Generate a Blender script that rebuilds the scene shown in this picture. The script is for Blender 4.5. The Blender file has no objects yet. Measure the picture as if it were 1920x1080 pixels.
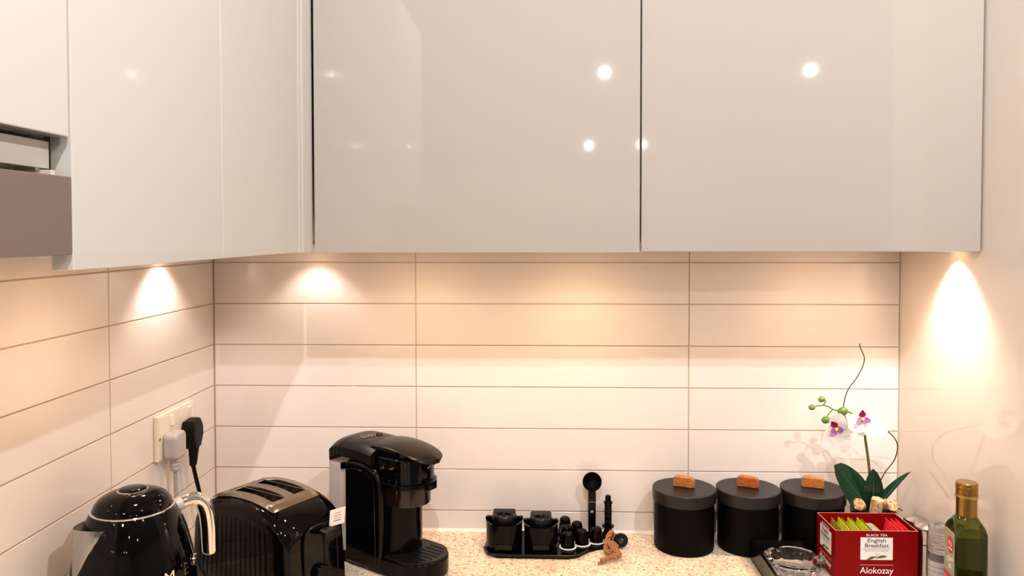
import bpy, bmesh, math, random
from mathutils import Vector, Matrix
random.seed(7)
PI = math.pi
sc = bpy.context.scene
col = sc.collection

# ------------------------------------------------------------------ camera
cd = bpy.data.cameras.new('camera'); cam = bpy.data.objects.new('camera', cd); col.objects.link(cam)
cd.sensor_width = 36.0; cd.lens = 1442.0 / 1920 * 36; cd.shift_y = (475.47 - 540) / 1920
cd.clip_start = 0.02
cf = Vector((-0.03238279, 0.99911893, -0.02669683)); cr = Vector((0.99947553, 0.03237565, -0.00069975)); cu = Vector((-0.00016519, 0.02670549, 0.99964333))
m = Matrix((cr, cu, -cf)).transposed().to_4x4(); m.translation = Vector((0.2676, -1.6917, 0.6607))
cam.matrix_world = m
sc.camera = cam

# ------------------------------------------------------------------ world, exposure
w = bpy.data.worlds.new('world'); sc.world = w; w.use_nodes = True
w.node_tree.nodes['Background'].inputs[0].default_value = (0.9, 0.85, 0.8, 1)
w.node_tree.nodes['Background'].inputs[1].default_value = 0.15
sc.view_settings.view_transform = 'Standard'; sc.view_settings.look = 'None'
sc.view_settings.gamma = 1.0; sc.view_settings.use_curve_mapping = False
sc.view_settings.exposure = 0.0

# ------------------------------------------------------------------ lights
CEIL = 1.62
DOWN_W = 17.0
downlights = [(-0.97, -3.44), (0.66, -3.43), (1.83, -3.40), (-1.21, -7.08), (0.82, -7.15), (-1.67, -6.97), (1.37, -7.08), (1.00, -1.44), (0.30, -1.52)]  # last entry is an added fill that brightens the tall right panel
def lamp(name, kind, loc, power, color, size=0.03, rot=(0, 0, 0), angle=80, blend=0.4):
    d = bpy.data.lights.new(name, kind); d.energy = power; d.color = color
    if kind == 'SPOT':
        d.spot_size = math.radians(angle); d.spot_blend = blend; d.shadow_soft_size = size
    elif kind == 'AREA':
        d.shape = 'DISK'; d.size = size
    o = bpy.data.objects.new(name, d); col.objects.link(o); o.location = loc; o.rotation_euler = rot
    return o
for i, (x, y) in enumerate(downlights):
    p = DOWN_W * (2.9 if i >= 7 else 1.0)
    lamp('downlight_lamp', 'SPOT', (x, y, CEIL - 0.03), p, (1, 0.95, 0.93), 0.012, angle=179, blend=0.12)
# under-cabinet lamps: (x, y, z, power, angle, blend, colour)
WARM = (1.0, 0.70, 0.42)
PUCKS = [(-0.405, -0.255, 0.642, 2.7, 116, 0.60, (1, .82, .72)),
         (-0.215, -0.060, 0.642, 1.35, 112, 0.60, (1, .80, .70)),
         (0.36, -0.185, 0.642, 2.3, 150, 0.9, (1, .68, .34)),
         (0.86, -0.185, 0.642, 1.0, 150, 0.9, (1, .68, .38)),
         (1.018, -0.235, 0.642, 11.0, 104, 0.95, (1, .86, .72)),
         (0.02, -0.190, 0.642, 1.6, 150, 0.9, (1, .68, .40)),  # added warm fill for the upper back tiles
         (-0.27, -0.620, 0.642, 1.3, 150, 0.9, (1, .72, .50))]  # added fill that brightens the left wall tiles
for (x, y, z, p, a, b, c) in PUCKS:
    lamp('cabinet_lamp', 'SPOT', (x, y, z - 0.016), p, c, 0.012, angle=a, blend=b)

lamp('hood_fill_lamp', 'SPOT', (-0.33, -1.12, 0.634), 4.5, (1, .84, .72), 0.015, angle=150, blend=0.8)  # added under the hood to brighten the left wall

# ------------------------------------------------------------------ materials
def nodes(name):
    m = bpy.data.materials.new(name); m.use_nodes = True
    nt = m.node_tree; return m, nt, nt.nodes['Principled BSDF']
def mat(name, c, rough=0.5, metal=0.0, coat=0.0, trans=0.0, ior=1.5, bump=None, var=None, spec=0.5):
    m, nt, b = nodes(name)
    b.inputs['Base Color'].default_value = (*c, 1); b.inputs['Roughness'].default_value = rough
    b.inputs['Metallic'].default_value = metal; b.inputs['Coat Weight'].default_value = coat
    b.inputs['Coat Roughness'].default_value = 0.03
    b.inputs['Transmission Weight'].default_value = trans; b.inputs['IOR'].default_value = ior
    b.inputs['Specular IOR Level'].default_value = spec
    tc = nt.nodes.new('ShaderNodeTexCoord')
    if var:   # (scale, amount): fine colour variation
        n = nt.nodes.new('ShaderNodeTexNoise'); n.inputs['Scale'].default_value = var[0]; n.inputs['Detail'].default_value = 4
        nt.links.new(tc.outputs['Object'], n.inputs['Vector'])
        mx = nt.nodes.new('ShaderNodeMix'); mx.data_type = 'RGBA'
        mx.inputs['A'].default_value = (*[v * (1 - var[1]) for v in c], 1); mx.inputs['B'].default_value = (*[min(1, v * (1 + var[1])) for v in c], 1)
        nt.links.new(n.outputs['Fac'], mx.inputs['Factor']); nt.links.new(mx.outputs['Result'], b.inputs['Base Color'])
    if bump:  # (scale, strength, distance)
        n = nt.nodes.new('ShaderNodeTexNoise'); n.inputs['Scale'].default_value = bump[0]; n.inputs['Detail'].default_value = 2
        nt.links.new(tc.outputs['Object'], n.inputs['Vector'])
        bp = nt.nodes.new('ShaderNodeBump'); bp.inputs['Strength'].default_value = bump[1]; bp.inputs['Distance'].default_value = bump[2]
        nt.links.new(n.outputs['Fac'], bp.inputs['Height']); nt.links.new(bp.outputs['Normal'], b.inputs['Normal'])
    return m

def tile_mat():
    m, nt, b = nodes('glazed_tile')
    oi = nt.nodes.new('ShaderNodeObjectInfo'); mx = nt.nodes.new('ShaderNodeMix'); mx.data_type = 'RGBA'
    mx.inputs['A'].default_value = (0.775, 0.72, 0.70, 1); mx.inputs['B'].default_value = (0.805, 0.75, 0.73, 1)
    nt.links.new(oi.outputs['Random'], mx.inputs['Factor']); nt.links.new(mx.outputs['Result'], b.inputs['Base Color'])
    b.inputs['Roughness'].default_value = 0.09; b.inputs['Specular IOR Level'].default_value = 0.5
    n = nt.nodes.new('ShaderNodeTexNoise'); n.inputs['Scale'].default_value = 9; tc = nt.nodes.new('ShaderNodeTexCoord')
    nt.links.new(tc.outputs['Object'], n.inputs['Vector'])
    bp = nt.nodes.new('ShaderNodeBump'); bp.inputs['Strength'].default_value = 0.12; bp.inputs['Distance'].default_value = 0.01
    nt.links.new(n.outputs['Fac'], bp.inputs['Height']); nt.links.new(bp.outputs['Normal'], b.inputs['Normal'])
    return m

def granite():
    m, nt, b = nodes('granite'); L = nt.links.new
    tc = nt.nodes.new('ShaderNodeTexCoord')
    def noise(scale, det=3, rough=0.6):
        n = nt.nodes.new('ShaderNodeTexNoise'); n.inputs['Scale'].default_value = scale; n.inputs['Detail'].default_value = det
        n.inputs['Roughness'].default_value = rough; L(tc.outputs['Object'], n.inputs['Vector']); return n
    def ramp(src, stops):
        r = nt.nodes.new('ShaderNodeValToRGB'); r.color_ramp.elements.remove(r.color_ramp.elements[0])
        r.color_ramp.elements[0].position = stops[0][0]; r.color_ramp.elements[0].color = (*stops[0][1], 1)
        for p, c in stops[1:]:
            e = r.color_ramp.elements.new(p); e.color = (*c, 1)
        L(src, r.inputs['Fac']); return r
    v = nt.nodes.new('ShaderNodeTexVoronoi'); v.inputs['Scale'].default_value = 190; L(tc.outputs['Object'], v.inputs['Vector'])
    sep = nt.nodes.new('ShaderNodeSeparateColor'); L(v.outputs['Color'], sep.inputs['Color'])
    base = ramp(sep.outputs['Red'], [(0, (.86, .72, .54)), (.3, (.90, .80, .64)), (.6, (.92, .86, .72)), (.82, (.82, .68, .56)), (.93, (.62, .46, .34))])
    base.color_ramp.interpolation = 'CONSTANT'
    big = ramp(noise(14, 3).outputs['Fac'], [(.35, (1, .86, .76)), (.55, (1, 1, .96)), (.75, (1, .90, .74))])
    mx = nt.nodes.new('ShaderNodeMix'); mx.data_type = 'RGBA'; mx.blend_type = 'MULTIPLY'; mx.inputs['Factor'].default_value = 1
    L(base.outputs['Color'], mx.inputs['A']); L(big.outputs['Color'], mx.inputs['B'])
    # brown and dark flecks
    sp = ramp(noise(205, 2, .5).outputs['Fac'], [(.30, (0, 0, 0)), (.345, (0, 0, 0)), (.375, (1, 1, 1))])
    mx2 = nt.nodes.new('ShaderNodeMix'); mx2.data_type = 'RGBA'; L(sp.outputs['Color'], mx2.inputs['Factor'])
    mx2.inputs['A'].default_value = (.12, .085, .06, 1); L(mx.outputs['Result'], mx2.inputs['B'])
    sp2 = ramp(noise(130, 3, .6).outputs['Fac'], [(.58, (0, 0, 0)), (.63, (.6, .6, .6)), (.70, (.8, .8, .8))])
    mx3 = nt.nodes.new('ShaderNodeMix'); mx3.data_type = 'RGBA'; L(sp2.outputs['Color'], mx3.inputs['Factor'])
    L(mx2.outputs['Result'], mx3.inputs['A']); mx3.inputs['B'].default_value = (.46, .30, .18, 1)
    L(mx3.outputs['Result'], b.inputs['Base Color']); b.inputs['Roughness'].default_value = 0.16
    return m

def wood(name, c1, c2):
    m, nt, b = nodes(name); L = nt.links.new
    tc = nt.nodes.new('ShaderNodeTexCoord'); mp = nt.nodes.new('ShaderNodeMapping'); mp.inputs['Scale'].default_value = (12, 60, 160)
    L(tc.outputs['Object'], mp.inputs['Vector'])
    n = nt.nodes.new('ShaderNodeTexNoise'); n.inputs['Scale'].default_value = 2.0; n.inputs['Detail'].default_value = 4; n.inputs['Distortion'].default_value = 1.2
    L(mp.outputs['Vector'], n.inputs['Vector'])
    r = nt.nodes.new('ShaderNodeValToRGB'); r.color_ramp.elements[0].position = .35; r.color_ramp.elements[1].position = .65
    r.color_ramp.elements[0].color = (*c1, 1); r.color_ramp.elements[1].color = (*c2, 1)
    L(n.outputs['Fac'], r.inputs['Fac']); L(r.outputs['Color'], b.inputs['Base Color']); b.inputs['Roughness'].default_value = 0.35
    return m

def cork_mat():
    m, nt, b = nodes('cork'); L = nt.links.new
    tc = nt.nodes.new('ShaderNodeTexCoord'); v = nt.nodes.new('ShaderNodeTexNoise'); v.inputs['Scale'].default_value = 220; v.inputs['Detail'].default_value = 3
    L(tc.outputs['Object'], v.inputs['Vector'])
    r = nt.nodes.new('ShaderNodeValToRGB'); r.color_ramp.elements[0].position = .36; r.color_ramp.elements[1].position = .5
    r.color_ramp.elements[0].color = (.28, .13, .05, 1); r.color_ramp.elements[1].color = (.74, .50, .28, 1)
    L(v.outputs['Fac'], r.inputs['Fac']); L(r.outputs['Color'], b.inputs['Base Color']); b.inputs['Roughness'].default_value = 0.8
    return m

def petal_mat():
    m, nt, b = nodes('petal'); b.inputs['Base Color'].default_value = (.95, .94, .94, 1); b.inputs['Roughness'].default_value = .5
    b.inputs['Subsurface Weight'].default_value = .15; b.inputs['Subsurface Radius'].default_value = (.01, .01, .01)
    b.inputs['Subsurface Scale'].default_value = .3
    return m

M = dict(
    tile=tile_mat(), granite=granite(),
    grout=mat('grout', (.60, .45, .33), .8, var=(60, .12)),
    caulk=mat('silicone_bead', (.88, .84, .76), .35, var=(40, .03)),
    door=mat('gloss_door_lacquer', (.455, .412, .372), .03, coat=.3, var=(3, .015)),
    doorL=mat('gloss_door_lacquer_lit', (.62, .60, .56), .035, coat=.3, var=(3, .015), ),  # same lacquer, paler: stronger light on the left run put into the colour
    carcass=mat('carcass_laminate', (.62, .57, .49), .35, var=(5, .02)),
    panel=mat('side_panel_lacquer', (.76, .70, .65), .06, coat=.3, var=(3, .015)),
    hood=mat('grey_hood_glass', (.18, .135, .115), .22, spec=.4, var=(4, .05)),
    plaster=mat('plaster_paint', (.72, .68, .62), .8, var=(6, .02), bump=(80, .1, .002)),
    floor=mat('floor_stone', (.45, .40, .34), .35, var=(3, .1)),
    base=mat('base_cabinet_lacquer', (.60, .56, .50), .15, coat=.3, var=(3, .02)),
    black=mat('gloss_black_enamel', (.0012, .0012, .0016), .05, spec=.2, var=(20, .05)),
    blackp=mat('black_plastic', (.0018, .0015, .0015), .14, var=(20, .08), spec=.13),
    blackm=mat('satin_black_plastic', (.0055, .0045, .0042), .30, var=(30, .08), spec=.25),
    blackr=mat('matt_black_rubber', (.003, .003, .003), .5, var=(30, .1), spec=.2),
    tin=mat('matt_black_tin', (.009, .007, .007), .42, var=(60, .06), bump=(400, .05, .0005), spec=.4),
    tinb=mat('matt_black_tin_body', (.0012, .001, .001), .5, var=(60, .06), spec=.08),
    brownp=mat('smoked_brown_plastic', (.010, .0035, .0025), .15, var=(10, .08)),
    chrome=mat('polished_chrome', (.80, .79, .79), .07, 1.0, var=(30, .01)),
    steel=mat('brushed_steel', (.48, .44, .41), .25, 1.0, var=(90, .06)),
    plate=mat('toaster_steel', (.62, .55, .47), .17, 1.0, var=(90, .04)),
    grey=mat('grey_plastic', (.46, .43, .44), .35, var=(20, .03)),
    greyd=mat('grey_rubber', (.40, .38, .38), .45, var=(20, .03)),
    socket=mat('white_socket_plastic', (.84, .76, .66), .3, var=(20, .02)),
    white=mat('white_paper', (.85, .83, .80), .6, var=(50, .03)),
    whitep=mat('white_plastic_rim', (.85, .84, .82), .3, var=(50, .03)),
    red=mat('red_printed_card', (.215, .0005, .0008), .5, var=(30, .04), spec=.12),
    redin=mat('red_card_inside', (.34, .001, .002), .6, var=(30, .04), spec=.12),
    redsach=mat('red_sachet_foil', (.78, .03, .05), .3, var=(60, .15), bump=(90, .4, .002)),
    greensach=mat('lime_sachet_foil', (.52, .62, .02), .3, var=(60, .12), bump=(90, .4, .002)),
    olivesach=mat('olive_sachet_foil', (.26, .27, .03), .35, var=(60, .25), bump=(90, .4, .002)),
    ink=mat('dark_ink', (.02, .02, .02), .6, var=(30, .1)),
    greyink=mat('grey_ink', (.30, .27, .27), .6, var=(30, .1)),
    inkgreen=mat('green_ink', (.05, .13, .02), .6, var=(30, .2)),
    wood=wood('reddish_knob_wood', (.28, .055, .010), (.50, .14, .030)),
    wood2=wood('honey_knob_wood', (.34, .10, .018), (.56, .22, .05)),
    cork=cork_mat(),
    leaf=mat('orchid_leaf_green', (.016, .070, .034), .28, var=(25, .25), bump=(50, .15, .002)),
    vein=mat('leaf_midrib', (.03, .15, .07), .35, var=(30, .1)),
    stem=mat('orchid_stem', (.12, .15, .035), .5, var=(60, .35)),
    bud=mat('green_bud', (.075, .19, .02), .4, var=(60, .15)),
    budo=mat('olive_bud', (.18, .21, .09), .45, var=(60, .2)),
    twig=mat('dark_twig', (.045, .022, .016), .6, var=(100, .3)),
    petal=petal_mat(),
    lip=mat('magenta_lip', (.42, .012, .12), .45, var=(120, .5)),
    lipp=mat('violet_lip', (.58, .20, .60), .45, var=(160, .35)),
    yolk=mat('yellow_column', (.85, .62, .18), .5, var=(120, .25)),
    glass=mat('clear_cut_glass', (.97, .98, .98), .015, trans=1.0, ior=1.5),
    tank=mat('smoky_clear_plastic', (.80, .78, .80), .12, trans=.55, ior=1.2),
    jar=mat('clear_grinder_plastic', (.80, .77, .78), .08, trans=.90, ior=1.4),
    spice=mat('ground_spice', (.23, .16, .13), .8, var=(300, .6)),
    olive=mat('green_bottle_glass', (.22, .27, .02), .04, trans=.96, ior=1.48),
    oil=mat('olive_oil', (.16, .15, .012), .05, trans=.90, ior=1.45),
    gold=mat('gold_cap', (.40, .235, .065), .25, 1.0, var=(60, .05)),
    oillabel=mat('bottle_label', (.36, .37, .27), .5, var=(60, .2)),
    jarlabel=mat('faded_jar_label', (.50, .47, .47), .5, var=(50, .1)),
    labelred=mat('label_red', (.62, .03, .06), .5, var=(60, .05)),
    rope=mat('jute_rope', (.36, .16, .07), .85, var=(200, .35), bump=(250, .6, .002)),
    trayfloor=mat('pale_tray_floor', (.62, .55, .52), .25, var=(20, .1)),
    lens=None, lensw=None)
def emis(name, c, s):
    m, nt, b = nodes(name); b.inputs['Base Color'].default_value = (*c, 1)
    b.inputs['Emission Color'].default_value = (*c, 1); b.inputs['Emission Strength'].default_value = s; return m
M['lensw'] = emis('warm_lamp_lens', (1, .62, .34), 120.0); M['lensn'] = emis('small_lamp_lens', (1, .66, .38), 9.0)
M['lens'] = emis('lamp_lens', (1, .86, .66), 6.0)

# ------------------------------------------------------------------ mesh helpers
def finish(name, bm, m, parent=None, smooth=35, mods=None):
    bmesh.ops.recalc_face_normals(bm, faces=bm.faces)
    me = bpy.data.meshes.new(name); bm.to_mesh(me); bm.free()
    if m: me.materials.append(m)
    if smooth:
        me.shade_smooth(); me.set_sharp_from_angle(angle=math.radians(smooth))
    o = bpy.data.objects.new(name, me); col.objects.link(o)
    if parent: o.parent = parent
    if smooth and len(me.polygons) < 2500:
        md = o.modifiers.new('weighted normals', 'WEIGHTED_NORMAL'); md.keep_sharp = True; md.weight = 80
    return o
def thing(name, label, cat, loc=(0, 0, 0), rz=0, group=None):
    o = bpy.data.objects.new(name, None); col.objects.link(o); o.empty_display_size = .02
    o.location = loc; o.rotation_euler = (0, 0, rz)
    o['label'] = label; o['category'] = cat
    if group: o['group'] = group
    return o
def tag(o, label=None, cat=None, group=None, kind=None):
    if label: o['label'] = label
    if cat: o['category'] = cat
    if group: o['group'] = group
    if kind: o['kind'] = kind
    return o
def bevel(bm, r, seg=2, edges=None):
    bmesh.ops.bevel(bm, geom=edges or bm.edges[:], offset=r, segments=seg, affect='EDGES', profile=.5, clamp_overlap=True)
def box(x0, x1, y0, y1, z0, z1, bv=0, seg=2, bm=None):
    nb = bmesh.new()
    bmesh.ops.create_cube(nb, size=1, matrix=Matrix.Translation(((x0 + x1) / 2, (y0 + y1) / 2, (z0 + z1) / 2)) @ Matrix.Diagonal((x1 - x0, y1 - y0, z1 - z0, 1)))
    if bv: bevel(nb, bv, seg)
    if bm is None: return nb
    me = bpy.data.meshes.new('t'); nb.to_mesh(me); nb.free(); bm.from_mesh(me); bpy.data.meshes.remove(me)
    return bm
def merge(*bms):
    out = bms[0]
    for b in bms[1:]:
        me = bpy.data.meshes.new('t'); b.to_mesh(me); b.free(); out.from_mesh(me); bpy.data.meshes.remove(me)
    return out
def xf(bm, mtx):
    bmesh.ops.transform(bm, matrix=mtx, verts=bm.verts); return bm
def T(x, y, z): return Matrix.Translation((x, y, z))
def R(deg, ax): return Matrix.Rotation(math.radians(deg), 4, ax)
def lathe(prof, n=48, sx=1, sy=1, closed=False, cx=0, cy=0):
    """prof: list of (r, z); ends on the axis (r = 0) are capped by a point"""
    bm = bmesh.new(); rings = []
    for r, z in prof:
        if r < 1e-6: rings.append([bm.verts.new((cx, cy, z))])
        else: rings.append([bm.verts.new((cx + r * sx * math.cos(2 * PI * k / n), cy + r * sy * math.sin(2 * PI * k / n), z)) for k in range(n)])
    seq = list(zip(rings, rings[1:])) + ([(rings[-1], rings[0])] if closed else [])
    for a, b in seq:
        for k in range(n):
            k2 = (k + 1) % n
            if len(a) == 1 and len(b) == 1: continue
            if len(a) == 1: bm.faces.new((a[0], b[k], b[k2]))
            elif len(b) == 1: bm.faces.new((a[k], a[k2], b[0]))
            else: bm.faces.new((a[k], a[k2], b[k2], b[k]))
    return bm
def tube(pts, rad, n=12, caps=True, steps=6, flat=1.0):
    """smooth tube through pts (Catmull-Rom); rad a number or a list"""
    P = [Vector(p) for p in pts]; k = len(P)
    rs = rad if isinstance(rad, (list, tuple)) else [rad] * k
    Q, S = [], []
    for i in range(k - 1):
        p0, p1, p2, p3 = P[max(i - 1, 0)], P[i], P[i + 1], P[min(i + 2, k - 1)]
        for s in range(steps):
            t = s / steps
            Q.append(.5 * ((2 * p1) + (p2 - p0) * t + (2 * p0 - 5 * p1 + 4 * p2 - p3) * t * t + (3 * p1 - p0 - 3 * p2 + p3) * t ** 3))
            S.append(rs[i] * (1 - t) + rs[i + 1] * t)
    Q.append(P[-1]); S.append(rs[-1])
    bm = bmesh.new(); rings = []; up = None
    for i, q in enumerate(Q):
        d = (Q[min(i + 1, len(Q) - 1)] - Q[max(i - 1, 0)]).normalized()
        if up is None: up = d.orthogonal().normalized()
        up = (up - d * up.dot(d)).normalized(); sd = d.cross(up)
        rings.append([bm.verts.new(q + (up * math.cos(2 * PI * j / n) + sd * math.sin(2 * PI * j / n) * flat) * S[i]) for j in range(n)])
    for a, b in zip(rings, rings[1:]):
        for j in range(n): bm.faces.new((a[j], a[(j + 1) % n], b[(j + 1) % n], b[j]))
    if caps: bm.faces.new(rings[0][::-1]); bm.faces.new(rings[-1])
    return bm
def prism(poly, h0, h1, axis='z', bv=0, seg=2):
    """poly: list of 2D points extruded from h0 to h1 along the axis; y axis: poly is (x, z)"""
    bm = bmesh.new()
    f = {'z': lambda p, h: (p[0], p[1], h), 'y': lambda p, h: (p[0], h, p[1]), 'x': lambda p, h: (h, p[0], p[1])}[axis]
    a = [bm.verts.new(f(p, h0)) for p in poly]; b = [bm.verts.new(f(p, h1)) for p in poly]
    fa = bm.faces.new(a); fb = bm.faces.new(b[::-1])
    for i in range(len(poly)): bm.faces.new((a[i], b[i], b[(i + 1) % len(poly)], a[(i + 1) % len(poly)]))
    bmesh.ops.recalc_face_normals(bm, faces=bm.faces)
    if bv:
        es = [e for e in bm.edges if (e in fa.edges or e in fb.edges)]
        bevel(bm, bv, seg, es)
    return bm
def rrect(w, h, r, n=6, cx=0, cy=0):
    out = []
    for sx, sy, a0 in ((1, 1, 0), (-1, 1, 90), (-1, -1, 180), (1, -1, 270)):
        for i in range(n + 1):
            a = math.radians(a0 + 90 * i / n); out.append((cx + sx * (w / 2 - r) + r * math.cos(a), cy + sy * (h / 2 - r) + r * math.sin(a)))
    return out
def cut(o, cutters):
    o.modifiers.clear()
    """boolean the cutter meshes out of o, baked into its mesh"""
    tmp = []
    for bm in cutters:
        c = finish('cutter', bm, None, smooth=0); tmp.append(c)
        md = o.modifiers.new('b', 'BOOLEAN'); md.operation = 'DIFFERENCE'; md.object = c; md.solver = 'EXACT'
    dg = bpy.context.evaluated_depsgraph_get(); me = bpy.data.meshes.new_from_object(o.evaluated_get(dg))
    o.modifiers.clear(); o.data = me
    me.set_sharp_from_angle(angle=math.radians(35))
    md = o.modifiers.new('weighted normals', 'WEIGHTED_NORMAL'); md.keep_sharp = True
    for c in tmp: bpy.data.objects.remove(c)
    return o
def text(body, size, m, parent, mtx, name='lettering', ext=.0003, align='CENTER', width=None):
    c = bpy.data.curves.new(name, 'FONT'); c.body = body; c.size = size; c.align_x = align; c.align_y = 'CENTER'; c.extrude = ext
    o = bpy.data.objects.new('tmp', c); col.objects.link(o)
    dg = bpy.context.evaluated_depsgraph_get(); me = bpy.data.meshes.new_from_object(o.evaluated_get(dg))
    bpy.data.objects.remove(o)
    if width:
        xs = [v.co.x for v in me.vertices]; s = width / (max(xs) - min(xs))
        for v in me.vertices: v.co.x *= s
    me.transform(mtx); me.materials.clear(); me.materials.append(m)
    t = bpy.data.objects.new(name, me); col.objects.link(t)
    if parent: t.parent = parent
    return t
def copy_tree(o, parent=None):
    c = o.copy(); col.objects.link(c)
    if parent: c.parent = parent
    for ch in list(o.children): copy_tree(ch, c)
    return c

# ------------------------------------------------------------------ room shell
XL, XR = -0.4567, 1.0533
def struct(name, bm, m, parent=None, smooth=0):
    o = finish(name, bm, m, parent, smooth=smooth)
    if not parent: o['kind'] = 'structure'
    return o
FLOOR = -0.91
struct('floor', box(-3.6, 4.2, -8.6, .12, FLOOR - .1, FLOOR), M['floor'])
struct('ceiling', box(-3.6, 4.2, -8.6, .12, CEIL, CEIL + .1), M['plaster'])
wb = struct('wall_back', box(XL - .12, XR + .14, -.0022, .12, FLOOR, CEIL), M['grout'])
wl = struct('wall_left', box(XL - .12, XL + .0022, -1.96, -.0022, FLOOR, CEIL), M['grout'])
wr = struct('wall_right', merge(box(XR, XR + .14, -.66, -.0022, FLOOR, CEIL, .001)), M['panel'])
struct('wall_return_left', box(-3.6, XL - .12, -1.96, -1.84, FLOOR, CEIL), M['plaster'])
struct('wall_return_right', box(XR + .14, 4.2, -.66, -.54, FLOOR, CEIL), M['plaster'])
struct('wall_rear', box(-3.6, 4.2, -8.6, -8.5, FLOOR, CEIL), M['plaster'])
struct('wall_far_left', box(-3.6, -3.5, -8.5, -1.96, FLOOR, CEIL), M['plaster'])
struct('wall_far_right', box(4.1, 4.2, -8.5, -.66, FLOOR, CEIL), M['plaster'])

# wall tiles, each its own piece
Z0, PITCH, G = 0.045, 0.0919, 0.0022
def tile_mesh(a0, a1, z0, z1):
    bm = box(a0, a1, -.004, -.0023, z0, z1, .0006, 1)
    bmesh.ops.recalc_face_normals(bm, faces=bm.faces)
    me = bpy.data.meshes.new('tile'); bm.to_mesh(me); bm.free(); me.materials.append(M['tile']); return me
cache = {}
def put_tile(parent, a0, a1, z0, z1, wall):
    w_, h_ = round(a1 - a0, 4), round(z1 - z0, 4)
    k = (w_, h_)
    if k not in cache: cache[k] = tile_mesh(-w_ / 2, w_ / 2, -h_ / 2, h_ / 2)
    o = bpy.data.objects.new('tile', cache[k]); col.objects.link(o); o.parent = parent
    cx, cz = (a0 + a1) / 2, (z0 + z1) / 2
    rx, rz = random.uniform(-.0016, .0016), random.uniform(-.0006, .0006)
    if wall == 'back': o.location = (cx, .0, cz); o.rotation_euler = (rx, 0, rz)
    else: o.location = (XL, cx, cz); o.rotation_euler = (0, rx, PI / 2 + rz)
def rows(lo, hi):
    for k in range(-1, hi):
        z0 = max(Z0 + k * PITCH, lo); z1 = Z0 + (k + 1) * PITCH
        yield z0 + (G / 2 if z0 > lo else 0), z1 - G / 2
for z0, z1 in rows(.004, 8):
    for a0, a1 in ((XL + .005, 0), (0, .6), (.6, XR - .0005)):
        put_tile(wb, a0 + (G / 2), a1 - G / 2, z0, z1, 'back')
for z0, z1 in rows(.004, 9):
    for a0, a1 in ((-.4222, -.0045), (-1.0222, -.4222), (-1.6222, -1.0222), (-1.955, -1.6222)):
        put_tile(wl, a0 + G / 2, a1 - G / 2, z0, z1, 'left')

# silicone bead along the worktop
tag(finish('silicone_bead', merge(prism([(-.010, 0), (-.003, .0055), (-.003, 0)], XL + .004, XR, 'x'),
                       xf(prism([(-.010, 0), (-.003, .0055), (-.003, 0)], .006, 1.9, 'x'), T(XL, 0, 0) @ R(-90, 'Z') @ Matrix.Diagonal((1, -1, 1, 1)))),
           M['caulk'], smooth=0), kind='structure').name = 'trim_1'

# worktop and base units
wt = finish('worktop', prism([(XL, -.0045), (XR - .0005, -.0045), (XR - .0005, -.62), (.15, -.62), (.15, -1.93), (XL, -1.93)], -.035, 0, 'z', .003), M['granite'], smooth=0)
tag(wt, 'speckled cream and brown granite worktop running round the corner', 'worktop')
def base_unit(x0, x1, y0, y1, front, label):
    t = thing('base_cabinet', label, 'cabinet', ((x0 + x1) / 2, (y0 + y1) / 2, FLOOR), 0, 'base cabinets under the worktop')
    hx, hy = (x1 - x0) / 2 - .001, (y1 - y0) / 2 - .001
    finish('carcass', box(-hx, hx, -hy, hy, .1, -.036 - FLOOR), M['carcass'], t, smooth=0)
    finish('plinth', box(-hx + .03, hx - .03, -hy + .03, hy - .03, 0, .1), M['blackm'], t, smooth=0)
    if front == 'y': finish('door', box(-hx + .002, hx - .002, -hy - .02, -hy, .11, -.045 - FLOOR, .002), M['base'], t)
    else: finish('door', box(hx, hx + .02, -hy + .002, hy - .002, .11, -.045 - FLOOR, .002), M['base'], t)
for i in range(2): base_unit(.15 + i * .45, .15 + (i + 1) * .45, -.58, -.005, 'y', 'cream base cabinet under the back worktop, ' + ('beside the corner' if i == 0 else 'beside the tall side panel'))
for i in range(3): base_unit(XL, .13, -.62 - (i + 1) * .43, -.62 - i * .43, 'x', 'cream base cabinet under the left worktop, ' + ['next to the corner', 'in the middle of the run', 'at the near end'][i])

# ------------------------------------------------------------------ wall cabinets
ZB, ZT = 0.6265, 1.36
def back_cab(x0, x1, zb, zbr, label):
    t = thing('wall_cabinet', label, 'cabinet', ((x0 + x1) / 2, -.004, zb))
    hx = (x1 - x0) / 2
    finish('carcass', box(-hx, hx, -.283, -.001, .018, ZT - zb, .001), M['carcass'], t, smooth=0)
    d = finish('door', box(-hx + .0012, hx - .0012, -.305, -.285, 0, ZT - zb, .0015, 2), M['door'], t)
    return t
back_cab(-.1368, .4525, .6253, 0, 'cream glossy wall cabinet over the coffee machine')
back_cab(.4530, 1.0515, .6272, 0, 'cream glossy wall cabinet over the black canisters')
def left_cab(y0, y1, zb, label, dz=.018):
    t = thing('wall_cabinet', label, 'cabinet', (XL + .0045, (y0 + y1) / 2, zb), 0)
    hy = (y1 - y0) / 2; X = -.14 - (XL + .0045)
    finish('carcass', box(0, X - .032, -hy + .0005, hy - .0005, dz, ZT - zb, .001), M['carcass'], t, smooth=0)
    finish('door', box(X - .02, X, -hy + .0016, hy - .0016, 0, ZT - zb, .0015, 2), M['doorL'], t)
    return t
left_cab(-.707, -.386, .6278, 'narrow cream glossy wall cabinet on left wall next to the corner')
left_cab(-1.030, -.708, .6278, 'cream glossy wall cabinet on left wall beside the cooker hood')
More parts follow.
